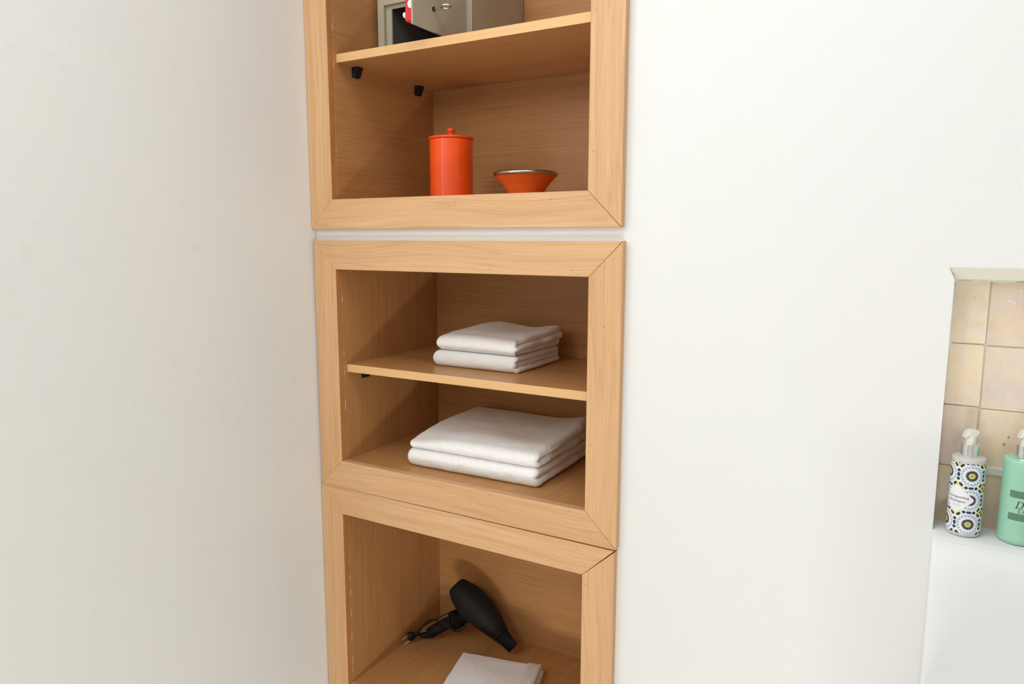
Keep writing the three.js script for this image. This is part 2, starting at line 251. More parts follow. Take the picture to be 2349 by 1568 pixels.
// masonry ledge under the niche and the bench below it
const trim1 = struct('trim_1', 'smooth white plaster ledge under the tiled niche');
{ // flat behind the bottles, then one long soft curve down to the bench
  const s = new THREE.Shape(); s.moveTo(0.11, -0.489); s.lineTo(0.0, -0.489); s.bezierCurveTo(-0.03, -0.489, -0.042, -0.512, -0.052, -0.55); s.lineTo(-0.088, -0.695); s.lineTo(-0.088, -0.9); s.lineTo(0.11, -0.9); s.closePath();
  const g = new THREE.ExtrudeGeometry(s, { depth: 0.84, bevelEnabled: true, bevelThickness: 0.006, bevelSize: 0.006, bevelOffset: -0.006, bevelSegments: 4, curveSegments: 24 });
  part('ledge', boardUV(toCreasedNormals(g.rotateY(Math.PI / 2).translate(1.3475, 0, 0), 0.5), 'x', 1, 1, 0, 0, true), M.ledge, trim1);
}
const trim2 = struct('trim_2', 'white plaster bench top in the lower right corner');
part('bench', boardUV(box(1.3435, 2.3, -1.6, -0.697, -0.0175, 0.62, 0.012), 'x', 1, 1), M.ledge, trim2);

// ---------------------------------------------------------------- the three oak shelf cabinets
function prism(poly, z0, z1, bevel = 0.0007) {
  const g = new THREE.ExtrudeGeometry(new THREE.Shape(poly.map(p => new THREE.Vector2(...p))), { depth: z1 - z0 - 2 * bevel, bevelEnabled: true, bevelThickness: bevel, bevelSize: bevel, bevelOffset: -bevel, bevelSegments: 2 });
  return g.translate(0, 0, z0 + bevel);
}
function cabinet(label, off, yo0, yo1, sideGrain, shelfY, seed, gapTR = 0) {
  // outer frame yo0..yo1, bar width BW, all in world coordinates relative to x offset
  const t = thing('shelf_cabinet', label, 'cabinet', [off, yo0, 0], 0, 'oak shelf cabinets set in the wall'); const H = yo1 - yo0, w = BW, r = rng(seed), e = 0.00035, f = 0.0001;
  const uv = (g, ax) => boardUV(g, ax, 1.0, 0.5, r() * 3, r() * 3);
  const rails = [
    part('frame_rail', uv(prism([[0 + f * 2, 0], [W - e * 2, 0], [W - w - e, w], [w + f, w]], ZW, 0), 'x'), M.frame, t),
    part('frame_rail', uv(prism([[w + f, H - w], [W - w - e, H - w], [W - e * 2, H - gapTR], [0 + f * 2, H]], ZW, 0), 'x'), M.frame, t),
    part('frame_stile', uv(prism([[0, f * 2], [w, w + f], [w, H - w - f], [0, H - f * 2]], ZW, 0), 'y'), M.frame, t),
    part('frame_stile', uv(prism([[W, e * 2], [W, H - e * 2 - gapTR * 1.6], [W - w, H - w - e], [W - w, w + e]], ZW, 0), 'y'), M.frame, t)];
  part('inner_edge', uv(box(w - 0.0001, w + 0.0005, w, H - w, ZW, -0.001), 'y'), M.lip, rails[2], 'redder inner edge veneer');
  part('inner_edge', uv(box(W - w - 0.0005, W - w + 0.0001, w, H - w, ZW, -0.001), 'y'), M.lip, rails[3], 'redder inner edge veneer');
  const xi0 = w + 0.0014, xi1 = W - w - 0.0014, yi0 = w - 0.0007, yi1 = H - w + 0.0007, zb = -0.41, p = 0.018;
  part('side_panel', uv(box(xi0 - p, xi0, yi0 - p, yi1 + p, zb - 0.004, ZW - 0.0005), sideGrain), M.panel, t);
  part('side_panel', uv(box(xi1, xi1 + p, yi0 - p, yi1 + p, zb - 0.004, ZW - 0.0005), sideGrain), M.panel, t);
  part('top_panel', uv(box(xi0, xi1, yi1, yi1 + p, zb - 0.004, ZW - 0.0005), 'x'), M.panel, t);
  part('bottom_panel', uv(box(xi0, xi1, yi0 - p, yi0, zb - 0.004, ZW - 0.0005), 'z'), M.panel, t);
  part('back_panel', uv(box(xi0 - p, xi1 + p, yi0 - p, yi1 + p, zb - 0.010, zb), 'x'), M.panel, t);
  if (shelfY !== null) {
    const y = shelfY - yo0, s = part('shelf', uv(box(xi0 + 0.0005, xi1 - 0.0005, y - 0.019, y, -0.405, -0.0285), 'x'), M.shelf, t);
    part('edge_band', uv(box(xi0 + 0.0005, xi1 - 0.0005, y - 0.019, y, -0.0285, -0.0278), 'x'), M.edge, s, 'pale yellow front edge');
    for (const z of [-0.09, -0.335]) for (const sd of [0, 1]) {          // black plastic wedge under the shelf, against the side
      const sh = new THREE.Shape([[0, 0], [0.019, 0], [0.014, -0.009], [0.0085, -0.023], [0, -0.024]].map(q => new THREE.Vector2(...q)));
      const g = new THREE.ExtrudeGeometry(sh, { depth: 0.02, bevelEnabled: true, bevelThickness: 0.001, bevelSize: 0.001, bevelOffset: -0.001, bevelSegments: 2 });
      if (sd) g.scale(-1, 1, 1); g.translate(sd ? xi1 : xi0, y - 0.019, z - 0.01);
      if (sd) { const ix = g.index; const a = g.attributes.position; for (let i = 0; i < a.count; i += 3) { for (const at of [g.attributes.position, g.attributes.normal]) { const x = at.getX(i), yy = at.getY(i), zz = at.getZ(i); at.setXYZ(i, at.getX(i + 1), at.getY(i + 1), at.getZ(i + 1)); at.setXYZ(i + 1, x, yy, zz); } } g.computeVertexNormals(); }
      part('shelf_support', g, M.black, t, 'black plastic wedge');
    }
  }
  t.userData.rails = undefined; delete t.userData.rails;
  return { t, rails, off, yo0 };
}
const cabTop = cabinet('oak veneer cabinet at the top, holding the safe, the orange canister and bowl', OFF.top, 0, 0.95, 'z', 0.404, 101);
const cabMid = cabinet('oak veneer cabinet in the middle, with two stacks of white towels', OFF.mid, Y.midBot, Y.midTop, 'y', -0.331, 202);
const cabLow = cabinet('oak veneer cabinet at the bottom, holding the black hair dryer', OFF.low, Y.lowIn - BW, Y.lowTop, 'y', null, 303, 0.0030);
{ // nail holes in the frames and glue marks in the joints
  const hole = new THREE.SphereGeometry(0.0011, 10, 6).scale(0.8, 1.1, 0.3);
  const holes = (c, list) => { for (const [k, x, y] of list) { const o = part('nail_hole', hole, M.hole, c.rails[k]); o.position.set(x - c.off, y - c.yo0, 0.0001); } };
  holes(cabTop, [[3, 0.7396, 0.1415], [0, 0.4216, 0.0547], [0, 0.6497, 0.0552], [3, 0.739, 0.3965]]);
  holes(cabMid, [[1, 0.5065, -0.0851], [1, 0.6973, -0.0836], [3, 0.7444, -0.107], [3, 0.7681, -0.1926], [0, 0.5038, -0.5822], [0, 0.6978, -0.5811], [3, 0.744, -0.4321]]);
  holes(cabLow, [[1, 0.7026, -0.7058], [3, 0.7369, -0.731], [3, 0.7333, -0.9272], [1, 0.2817, -0.702]]);
  const marks = (c, list) => { for (const [x0, x1, y0, y1] of list) part('glue_mark', box(x0 - c.off, x1 - c.off, y0 - c.yo0, y1 - c.yo0, -0.0188, -0.0172, 0.0004), M.glue, c.t); };
  const xm = OFF.mid + BW + 0.0012, xl = OFF.low + BW + 0.0012, xt = OFF.top + BW + 0.0012;
  marks(cabMid, [[-0.178, -0.164], [-0.307, -0.298], [-0.356, -0.345], [-0.42, -0.446]].map(([a, b]) => [xm, xm + 0.0013, Math.min(a, b), Math.max(a, b)]));
  marks(cabLow, [[-0.846, -0.841], [-0.894, -0.882], [-0.938, -0.92], [-0.996, -0.976], [-1.062, -1.043], [-1.13, -1.105], [-1.15, -1.138]].map(([a, b]) => [xl, xl + 0.0013, a, b]));
  marks(cabTop, [[0.455, 0.47], [0.373, 0.385], [0.18, 0.186]].map(([a, b]) => [xt, xt + 0.001, a, b]));
  const yf = Y.midBot + BW - 0.0009;
  marks(cabMid, [[0.545, 0.552], [0.585, 0.59], [0.626, 0.642], [0.668, 0.684], [0.695, 0.716]].map(([a, b]) => [a, b, yf, yf + 0.0008]));
}

// ---------------------------------------------------------------- safe on the top shelf
{
  const x0 = 0.0815, x1 = 0.359, y0 = 0.404, y1 = 0.585, zf = -0.165, zb = -0.405, fl = 0.0195;
  const t = thing('safe', 'small beige steel safe standing open on the top shelf', 'safe', [x0, y0, zf]); const w = x1 - x0, h = y1 - y0, d = zf - zb;
  part('body', mergeGeometries([box(0, 0.004, 0, h, -d, -0.004), box(w - 0.004, w, 0, h, -d, -0.004), box(0.004, w - 0.004, 0, 0.004, -d, -0.004), box(0.004, w - 0.004, h - 0.004, h, -d, -0.004), box(0.004, w - 0.004, 0.004, h - 0.004, -d, -d + 0.004)]), M.safe, t);
  const sh = [rect(0, w, 0, h), rect(fl, w - fl, fl, 0.1395)];
  part('front_frame', extrudeHoles(sh[0], [sh[1]], 0.0045).translate(0, 0, -0.0045), M.safe, t);
  part('inner_rebate', extrudeHoles(rect(fl - 0.002, w - fl + 0.002, fl - 0.002, 0.1415), [rect(fl + 0.0165, w - fl - 0.012, fl + 0.0005, 0.131)], 0.004).translate(0, 0, -0.014), M.safe, t);
  part('rebate_wall', extrudeHoles(rect(fl - 0.004, w - fl + 0.004, fl - 0.004, 0.1435), [rect(fl, w - fl, fl, 0.1395)], 0.0095).translate(0, 0, -0.014), M.safe, t);
  part('interior', mergeGeometries([box(fl + 0.012, fl + 0.0135, 0.006, h - 0.01, -d + 0.01, -0.0145), box(w - 0.014, w - 0.012, 0.006, h - 0.01, -d + 0.01, -0.0145), box(0.03, w - 0.014, 0.006, 0.008, -d + 0.01, -0.0145), box(0.03, w - 0.014, 0.006, h - 0.01, -d + 0.01, -d + 0.012), box(0.03, w - 0.014, 0.149, 0.151, -d + 0.01, -0.0145)]), M.safeDark, t, 'dark lined inside');
  const door = part('door', box(0, 0.0045, 0.0135, 0.137, 0.0, 0.205, 0.0018).translate(w - 0.019, 0, -0.002), M.safe, t, 'beige door swung open');
  const dx = w - 0.019;
  part('lock_case', box(dx - 0.0275, dx - 0.0002, 0.0255, 0.128, 0.04, 0.188, 0.003), M.red, door, 'red lock case');
  for (const [bx, by] of [[dx - 0.0095, 0.0585], [dx - 0.0095, 0.098]]) part('bolt', new THREE.CylinderGeometry(0.0088, 0.0088, 0.02, 28).rotateX(Math.PI / 2).translate(bx, by, 0.18), M.dot, door, 'round white bolt end');
  part('bolt', new THREE.CylinderGeometry(0.006, 0.006, 0.01, 24).rotateZ(Math.PI / 2).translate(dx - 0.0285, 0.0405, 0.181), M.dot, door, 'round white bolt end');
  part('keyhole', new THREE.CylinderGeometry(0.0055, 0.0055, 0.0016, 24).rotateZ(Math.PI / 2).scale(1, 0.9, 1).translate(dx + 0.0050, 0.061, 0.129), M.black, door, 'dark keyhole');
  const key = part('key', mergeGeometries([new THREE.CylinderGeometry(0.0024, 0.0024, 0.022, 14).rotateZ(Math.PI / 2).translate(dx + 0.015, 0.0605, 0.1275).toNonIndexed(), new THREE.TorusGeometry(0.0085, 0.0022, 10, 28).scale(1.25, 0.8, 1).rotateX(1.25).rotateY(0.25).translate(dx + 0.0355, 0.0625, 0.1275).toNonIndexed()]), M.steel, door, 'metal key with a ring bow');
}

// ---------------------------------------------------------------- canister and bowl
{
  const t = thing('canister', 'glossy orange lidded canister standing beside the bowl', 'canister', [0.3047, 0.0685, -0.155]); const R = 0.0512;
  part('body', lathe(roundProfile([[0.0001, 0], [R, 0], [R * 0.992, 0.04], [R, 0.09], [R * 1.004, 0.1395], [R - 0.004, 0.1395], [R - 0.006, 0.12], [0.0001, 0.12]], 0.003), 96), M.orange, t);
  const lid = part('lid', lathe(roundProfile([[0.0001, 0.1362], [R - 0.006, 0.1362], [R - 0.004, 0.140], [R + 0.0025, 0.1398], [R + 0.0035, 0.1425], [R + 0.002, 0.1455], [R - 0.012, 0.1468], [0.0001, 0.1495]], 0.0014), 96), M.orange, t, 'thin overhanging lid');
  part('knob', lathe(roundProfile([[0.0001, 0.148], [0.0095, 0.148], [0.0068, 0.152], [0.0072, 0.155], [0.0102, 0.161], [0.0098, 0.1655], [0.0065, 0.1672], [0.0001, 0.1672]], 0.002), 48), M.orange, lid);
}
{
  const t = thing('bowl', 'small flared orange bowl with a metal rim', 'bowl', [0.4907, 0.0685, -0.185]); const R = 0.0735, H = 0.0585;
  part('body', lathe(roundProfile([[0.0001, 0.002], [0.028, 0.002], [0.029, 0], [0.033, 0], [0.0335, 0.003], [0.052, 0.03], [R - 0.001, H - 0.005], [R - 0.004, H - 0.005], [0.049, 0.0315], [0.031, 0.006], [0.0001, 0.006]], 0.003), 96), M.orangeMatte, t);
  part('rim', new THREE.TorusGeometry(R - 0.0022, 0.0039, 14, 96).rotateX(Math.PI / 2).scale(1, 1.15, 1).translate(0, H - 0.0035, 0), M.rim, t, 'grey metal rim');
}

// ---------------------------------------------------------------- folded towels
function towelGeo({ w, d, h, L = 3, seed = 1, rc = 0.016, top = () => 0, fold = 0.5, sides = [1, 0, 0, 0], jag = 0.003, fuzz = 0.0005, skew = 0 }) {
  // sides: how far the right, back, left, front faces show separate layers (0 = one smooth fold)
  const a = w / 2, b = d / 2, segs = [], per = [];
  const step = 0.0032, push = (x, z, nx, nz) => per.push([x, z, nx, nz]);
  const line = (x0, z0, x1, z1, nx, nz) => { const n = Math.ceil(Math.hypot(x1 - x0, z1 - z0) / step); for (let i = 0; i < n; i++) push(x0 + (x1 - x0) * i / n, z0 + (z1 - z0) * i / n, nx, nz); };
  const arc = (cx, cz, a0) => { const n = 9; for (let i = 0; i < n; i++) { const t = a0 + Math.PI / 2 * i / n; push(cx + rc * Math.cos(t), cz + rc * Math.sin(t), Math.cos(t), Math.sin(t)); } };
  line(a, -b + rc, a, b - rc, 1, 0); arc(a - rc, b - rc, 0); line(a - rc, b, -a + rc, b, 0, 1); arc(-a + rc, b - rc, Math.PI / 2);
  line(-a, b - rc, -a, -b + rc, -1, 0); arc(-a + rc, -b + rc, Math.PI); line(-a + rc, -b, a - rc, -b, 0, -1); arc(a - rc, -b + rc, Math.PI * 1.5);
  const N = per.length, rows = [], S = 34, r = rng(seed), jit = []; for (let i = 0; i < 8; i++) jit.push((r() - 0.5) * 2);
  const offAt = (yn, s, nx, nz, x, z) => {
    const wl = sides[0] * Math.max(0, nx) ** 3 + sides[1] * Math.max(0, -nz) ** 3 + sides[2] * Math.max(0, -nx) ** 3 + sides[3] * Math.max(0, nz) ** 3;
    const Rf = h * fold, one = Rf * (Math.sqrt(Math.max(0, 1 - (2 * yn - 1) ** 2)) - 1);
    const wav = yn + 0.045 * (vnoise(x * 14 + 3, z * 14 + 9, seed) - 0.5) * Math.sin(Math.PI * yn);
    const k = Math.min(L - 1, Math.floor(wav * L)), yl = wav * L - k, rl = h / L * 0.62;
    const many = rl * (Math.sqrt(Math.max(0.0, 1 - (2 * yl - 1) ** 2)) - 1) + jag * (jit[k] - 0.6) + jag * 0.9 * (vnoise(x * 22 + k * 7, z * 22, seed + 5) - 0.5);
    return one * (1 - wl) + many * wl;
  };
  const P = [], ring = (fn) => { const st = P.length / 3; for (let i = 0; i < N; i++) P.push(...fn(per[i], i)); rows.push(st); };
  const fz = (x, y, z, k) => (vnoise(x * 130 + k * 31 + y * 40, z * 130 + y * 130, seed + 11) - 0.5) * 1.2 * fuzz + (vnoise(x * 45 + k * 3, z * 45 + y * 45, seed + 12) - 0.5) * 2 * fuzz * 1.4;
  const sk = (y) => skew * y;
  for (const q of [0.96, 0.5]) ring(([x, z, nx, nz]) => { const o = offAt(0, 0, nx, nz, x, z); return [(x + nx * o) * (1 - q), 0, (z + nz * o) * (1 - q)]; });
  for (let j = 0; j <= S; j++) { const yn = 0.5 - 0.5 * Math.cos(Math.PI * (0.04 + 0.92 * j / S)), yq = (yn - 0.0039) / 0.9922; ring(([x, z, nx, nz]) => { const o = offAt(yq, 0, nx, nz, x, z) + fz(x, yq * h, z, 1); const X = x + nx * o, Z = z + nz * o; return [X + sk(yq * h), yq * (h + top(X / a, Z / b)), Z]; }); }
  const T = 40;
  for (let j = 1; j <= T; j++) { const q = j / T * 0.985; ring(([x, z, nx, nz]) => { const o = offAt(1, 0, nx, nz, x, z); const X = (x + nx * o) * (1 - q), Z = (z + nz * o) * (1 - q); return [X + sk(h), h + top(X / a, Z / b) + (vnoise(X * 26, Z * 26, seed + 14) - 0.5) * 0.0022 * smooth(0, 0.12, q) + (vnoise(X * 70, Z * 70, seed + 15) - 0.5) * 0.0006 * smooth(0, 0.12, q), Z]; }); }
  const idx = []; for (let k = 0; k < rows.length - 1; k++) for (let i = 0; i < N; i++) { const i1 = (i + 1) % N, A = rows[k] + i, B = rows[k] + i1, C = rows[k + 1] + i, D = rows[k + 1] + i1; idx.push(A, C, B, B, C, D); }
  const cap = (row, y, up) => { const c = P.length / 3; P.push(up ? sk(h) : 0, y, 0); for (let i = 0; i < N; i++) { const i1 = (i + 1) % N; if (up) idx.push(c, row + i1, row + i); else idx.push(c, row + i, row + i1); } };
  cap(rows[0], 0, false); cap(rows[rows.length - 1], h + top(0, 0), true);
  const g = new THREE.BufferGeometry(); g.setAttribute('position', new THREE.Float32BufferAttribute(P, 3)); g.setIndex(idx); g.computeVertexNormals();
  const uv = new Float32Array(P.length / 3 * 2); for (let i = 0; i < P.length / 3; i++) { const y = P[i * 3 + 1]; uv[i * 2] = (P[i * 3] + y * 0.8) / 0.25; uv[i * 2 + 1] = (P[i * 3 + 2] + y * 0.9) / 0.25; }
  g.setAttribute('uv', new THREE.BufferAttribute(uv, 2)); return g;
}
function towel(label, pos, turn, opt, group) {
  const o = part('folded_towel', towelGeo(opt), M.towel, scene); o.position.set(...pos); o.rotation.y = turn; return tag(o, label, 'towel', group ?? 'white towels folded in the cabinets');
}
const bump = (x, z, cx, cz, s) => Math.exp(-((x - cx) ** 2 + (z - cz) ** 2) / (s * s));
const YS = -0.331, YF = Y.midBot + BW - 0.0007;
towel('small white folded towel lying directly on the middle shelf, under another', [0.386, YS + 0.0005, -0.233], 0.0, { w: 0.243, d: 0.235, h: 0.0385, L: 3, seed: 3, jag: 0.005, sides: [1, 0.5, 0, 0] });
towel('small white folded towel on top of the small stack on the shelf', [0.394, YS + 0.0395, -0.235], -0.02, { w: 0.238, d: 0.238, h: 0.045, L: 3, seed: 8, jag: 0.011, sides: [1, 0.6, 0, 0], top: (x, z) => 0.009 * bump(x, z, -0.45, -0.6, 0.6) - 0.010 * bump(x, z, 0.25, -0.35, 0.5) + 0.008 * bump(x, z, 0.95, -0.9, 0.5) - 0.004 * bump(x, z, 0.9, 0.7, 0.5) - 0.006 * smooth(0.4, 1, z) - 0.004 * smooth(0.5, 1, -x) });
towel('large white folded bath towel lying on the cabinet floor, bottom of its stack', [0.4075, YF + 0.0005, -0.219], 0.02, { w: 0.366, d: 0.325, h: 0.0445, L: 2, seed: 13, rc: 0.02, jag: 0.004, fold: 0.45, fuzz: 0.0009, sides: [1, 0.6, 0.3, 0] });
towel('large white folded bath towel with a rumpled top, upper one of the large stack', [0.412, YF + 0.0455, -0.219], 0.02, { w: 0.362, d: 0.325, h: 0.041, L: 2, seed: 21, rc: 0.02, jag: 0.006, fold: 0.45, fuzz: 0.0009, sides: [1, 0.6, 0.2, 0], top: (x, z) => 0.001 * bump(x, z, -0.35, -0.5, 0.55) + 0.003 * bump(x, z, 0.05, 0.3, 0.5) - 0.008 * bump(x, z, 0.45, 0.1, 0.4) + 0.016 * bump(x, z, 1.0, -0.75, 0.4) - 0.014 * bump(x, z, -1, 0.9, 0.5) - 0.004 * bump(x, z, 0.55, -0.7, 0.4) - 0.007 * smooth(0.55, 1, z) });
{
  const o = towel('small white hand towel with a stitched hem on the lowest cabinet floor', [0.4125, Y.lowIn + 0.0005, -0.138], 0.236, { w: 0.232, d: 0.25, h: 0.036, L: 3, seed: 34, rc: 0.008, jag: 0.003, fold: 0.4, fuzz: 0.0006, sides: [1, 0.7, 0, 0], top: (x, z) => 0.003 * bump(x, z, -0.5, -0.4, 0.5) + 0.003 * bump(x, z, 0.1, 0.1, 0.5) - 0.002 * bump(x, z, 0.4, -0.6, 0.4) });
  for (const [x0, x1, hh] of [[0.0735, 0.0955, 0.0016], [0.0975, 0.111, 0.0024]]) {
    const g = new THREE.PlaneGeometry(x1 - x0, 0.244, 8, 80).rotateX(-Math.PI / 2); const p = g.attributes.position;
    for (let i = 0; i < p.count; i++) { const q = Math.abs(p.getX(i)) / ((x1 - x0) / 2), zz = p.getZ(i); p.setY(i, hh * Math.sqrt(Math.max(0, 1 - q ** 6)) - 0.0014 * smooth(0.117, 0.122, Math.abs(zz)) + 0.0003 * (vnoise(zz * 240, q, 4) - 0.5)); }
    g.translate((x0 + x1) / 2, 0.0355, 0); g.computeVertexNormals(); part('hem', g, M.hem, o, 'stitched hem band');
  }
}

// ---------------------------------------------------------------- hair dryer
{
  const t = thing('hair_dryer', 'black hair dryer with its cord wound round the handle', 'hair dryer', [0.2, Y.lowIn, -0.3]);
  const L0 = p => [p[0] - 0.2, p[1] - Y.lowIn, p[2] + 0.3];
  const ax = [[0.1895, -1.0118, 0.0252], [0.1908, -1.0129, 0.0268], [0.1985, -1.0195, 0.0322], [0.2150, -1.0330, 0.0400], [0.2404, -1.0503, 0.0452], [0.2751, -1.0714, 0.0438], [0.3011, -1.0892, 0.0378], [0.3249, -1.1079, 0.0304], [0.3420, -1.1218, 0.0242]];
  const zb = -0.325, sweep = (list, seg, flat) => {
    const c = new THREE.CatmullRomCurve3(list.map(p => new THREE.Vector3(p[0], p[1], p[3] ?? zb))), K = list.length - 1, P = [], idx = [], n = 40, m = seg;
    for (let i = 0; i <= m; i++) {
      const f = i / m, pt = c.getPoint(f), tg = c.getTangent(f), up = new THREE.Vector3(0, 0, 1), sd = new THREE.Vector3().crossVectors(up, tg).normalize(); up.crossVectors(tg, sd).normalize();
      const k = Math.min(K - 1, Math.floor(f * K)), u = f * K - k, p0 = list[Math.max(0, k - 1)][2], p1 = list[k][2], p2 = list[k + 1][2], p3 = list[Math.min(K, k + 2)][2];
      const rr = 0.5 * (2 * p1 + (p2 - p0) * u + (2 * p0 - 5 * p1 + 4 * p2 - p3) * u * u + (3 * p1 - p0 - 3 * p2 + p3) * u * u * u), fl = flat ? flat(f) : 1;
      for (let j = 0; j < n; j++) { const a = j / n * Math.PI * 2; const q = pt.clone().addScaledVector(sd, Math.cos(a) * rr).addScaledVector(up, Math.sin(a) * rr * fl); P.push(...L0([q.x, q.y, q.z])); }
    }
    for (let i = 0; i < m; i++) for (let j = 0; j < n; j++) { const j1 = (j + 1) % n; idx.push(i * n + j, (i + 1) * n + j, i * n + j1, i * n + j1, (i + 1) * n + j, (i + 1) * n + j1); }
    for (const [row, flip] of [[0, 0], [m, 1]]) { const cc = P.length / 3, q = c.getPoint(row / m); P.push(...L0([q.x, q.y, q.z])); for (let j = 0; j < n; j++) { const j1 = (j + 1) % n; if (flip) idx.push(cc, row * n + j1, row * n + j); else idx.push(cc, row * n + j, row * n + j1); } }
    const g = new THREE.BufferGeometry(); g.setAttribute('position', new THREE.Float32BufferAttribute(P, 3)); g.setIndex(idx); g.computeVertexNormals(); return g;
  };
  part('body', sweep(ax, 60), M.softBlack, t);
  part('nozzle', sweep([[0.3385, -1.1195, 0.0236], [0.350, -1.1285, 0.0222], [0.360, -1.1362, 0.0208], [0.372, -1.1445, 0.0206], [0.3805, -1.1508, 0.0215]], 24, f => 1 - 0.62 * f), M.softBlack, t, 'flat black nozzle');
  part('rear_grille', (() => { const gs = []; const o = new THREE.Vector3(0.1893, -1.0116, zb), dir = new THREE.Vector3(-0.78, 0.62, 0).normalize(); for (let k = 0; k < 5; k++) { const g = new THREE.TorusGeometry(0.004 + k * 0.0042, 0.0007, 6, 36); g.applyQuaternion(new THREE.Quaternion().setFromUnitVectors(new THREE.Vector3(0, 0, 1), dir)); g.translate(...L0([o.x, o.y, o.z])); gs.push(g); } return mergeGeometries(gs); })(), M.black, t);
  const hp = [[0.238, -1.084, 0.0205, -0.325], [0.2246, -1.0945, 0.0195, -0.322], [0.2035, -1.107, 0.0182, -0.316], [0.1732, -1.1245, 0.0168, -0.305], [0.1442, -1.1435, 0.0165, -0.291], [0.1265, -1.1568, 0.0155, -0.283], [0.1215, -1.1605, 0.0125, -0.2805]];
  part('handle', sweep(hp, 40), M.softBlack, t);
  part('switch', box(-0.004, 0.004, -0.002, 0.002, -0.012, 0.012, 0.0015).rotateZ(0.55).translate(...L0([0.168, -1.123, -0.2885])), M.black, t);
  part('strain_relief', sweep([[0.1265, -1.1588, 0.0092, -0.282], [0.117, -1.1635, 0.0085, -0.276], [0.108, -1.1625, 0.0072, -0.268], [0.102, -1.1605, 0.0045, -0.262]], 20), M.black, t);
  const A = new THREE.Vector3(0.2246, -1.0945, -0.322), B = new THREE.Vector3(0.1825, -1.1195, -0.309), axis = B.clone().sub(A), len = axis.length(); axis.normalize();
  const e1 = new THREE.Vector3(0, 0, 1).addScaledVector(axis, -axis.z).normalize(), e2 = new THREE.Vector3().crossVectors(axis, e1);
  const pts = [], turns = 8; const at = (f, ang, r) => A.clone().addScaledVector(axis, f * len).addScaledVector(e1, Math.cos(ang) * r).addScaledVector(e2, Math.sin(ang) * r);
  const rb = rng(9);
  for (let i = 0; i <= turns * 16; i++) { const f = i / (turns * 16), zig = f < 0.55 ? f / 0.55 : 1 - (f - 0.55) / 0.45 * 0.6; pts.push(at(zig * 0.95 + 0.1 * Math.sin(i * 0.7 + 1) * 0.3, i / 16 * 6.283, 0.0222 + (f > 0.55 ? 0.003 : 0) + 0.0006 * Math.sin(i * 0.9))); }
  const v = q => [q.x - 0.2, q.y - Y.lowIn, q.z + 0.3];
  const cord = r => r;
  part('cord', tube(pts.map(v), 0.0021, 420, 8), M.black, t, 'thin black cord');
  part('cord', tube([[0.0962, -1.1525, -0.2445], [0.1005, -1.1432, -0.252], [0.109, -1.1352, -0.263], [0.1387, -1.1151, -0.277], [0.1676, -1.0953, -0.292], [0.182, -1.0895, -0.302], [0.199, -1.091, -0.300]].map(L0), 0.0021, 60, 8), M.black, t, 'thin black cord');
  part('cord', tube([[0.102, -1.1545, -0.2545], [0.1092, -1.1406, -0.259], [0.1209, -1.1206, -0.268], [0.142, -1.1074, -0.272], [0.1643, -1.108, -0.275], [0.1943, -1.1202, -0.279], [0.2129, -1.1288, -0.284], [0.2321, -1.1217, -0.294], [0.2421, -1.1022, -0.305], [0.240, -1.088, -0.312]].map(L0), 0.0021, 100, 8), M.black, t, 'thin black cord');
  // plug
  const pd = new THREE.Vector3(-0.0193, -0.0061, 0.015).normalize(), q4 = new THREE.Quaternion().setFromUnitVectors(new THREE.Vector3(0, 1, 0), pd);
  const plug = part('plug', (() => { const g = lathe(roundProfile([[0.0001, -0.004], [0.0055, -0.004], [0.0075, 0.010], [0.0145, 0.018], [0.0145, 0.031], [0.0001, 0.031]], 0.002), 28); g.scale(1, 1, 0.8); g.applyQuaternion(q4); g.translate(...L0([0.1072, -1.1505, -0.252])); return g; })(), M.black, t, 'black round plug');
  for (const [a, b] of [[[0.0775, -1.1578, -0.2355], [0.0715, -1.1642, -0.2225]], [[0.09, -1.1666, -0.232], [0.0841, -1.1725, -0.218]]]) part('pin', tube([a, [(a[0] + b[0]) / 2, (a[1] + b[1]) / 2, (a[2] + b[2]) / 2], b].map(L0), 0.0012, 6, 10), M.pin, plug, 'bright metal pin');
}

// ---------------------------------------------------------------- bottles in the niche
function pump(t, y, capName, R, capH, turn, headW) {
  part('collar', lathe(roundProfile([[0.004, y], [R, y], [R, y + capH], [0.0045, y + capH]], 0.0008), 64), M.chrome, t, 'shiny chrome collar');
  const y1 = y + capH - 0.001, sh = new THREE.Shape();
  const g1 = lathe(roundProfile([[0.0001, y1], [0.0076, y1], [0.0076, y1 + 0.0155], [0.0001, y1 + 0.0145]], 0.001), 40);
  // pump head seen from the side: stem, flat-topped head and a drooping beak
  const P = [[-0.0105, 0.0128], [-0.0148, 0.0118], [-0.0185, 0.0108], [-0.0172, 0.0145], [-0.0145, 0.0192], [-0.0128, 0.0226], [-0.004, 0.0246], [0.006, 0.0246], [0.0125, 0.0232], [0.0142, 0.0205], [0.0135, 0.0178], [0.0100, 0.0165], [0.0100, 0.0128]];
  const s = new THREE.Shape(P.map(p => new THREE.Vector2(p[0] * 0.64 + 0.0006, p[1] * 0.95)));
  const g2 = new THREE.ExtrudeGeometry(s, { depth: headW - 0.004, bevelEnabled: true, bevelThickness: 0.002, bevelSize: 0.0016, bevelOffset: -0.0016, bevelSegments: 3 }).translate(0, y1, -(headW - 0.004) / 2);
  const h = part('pump_head', mergeGeometries([g1.toNonIndexed(), g2]), M.cap, t, 'translucent cream pump head'); h.rotation.y = turn;
}
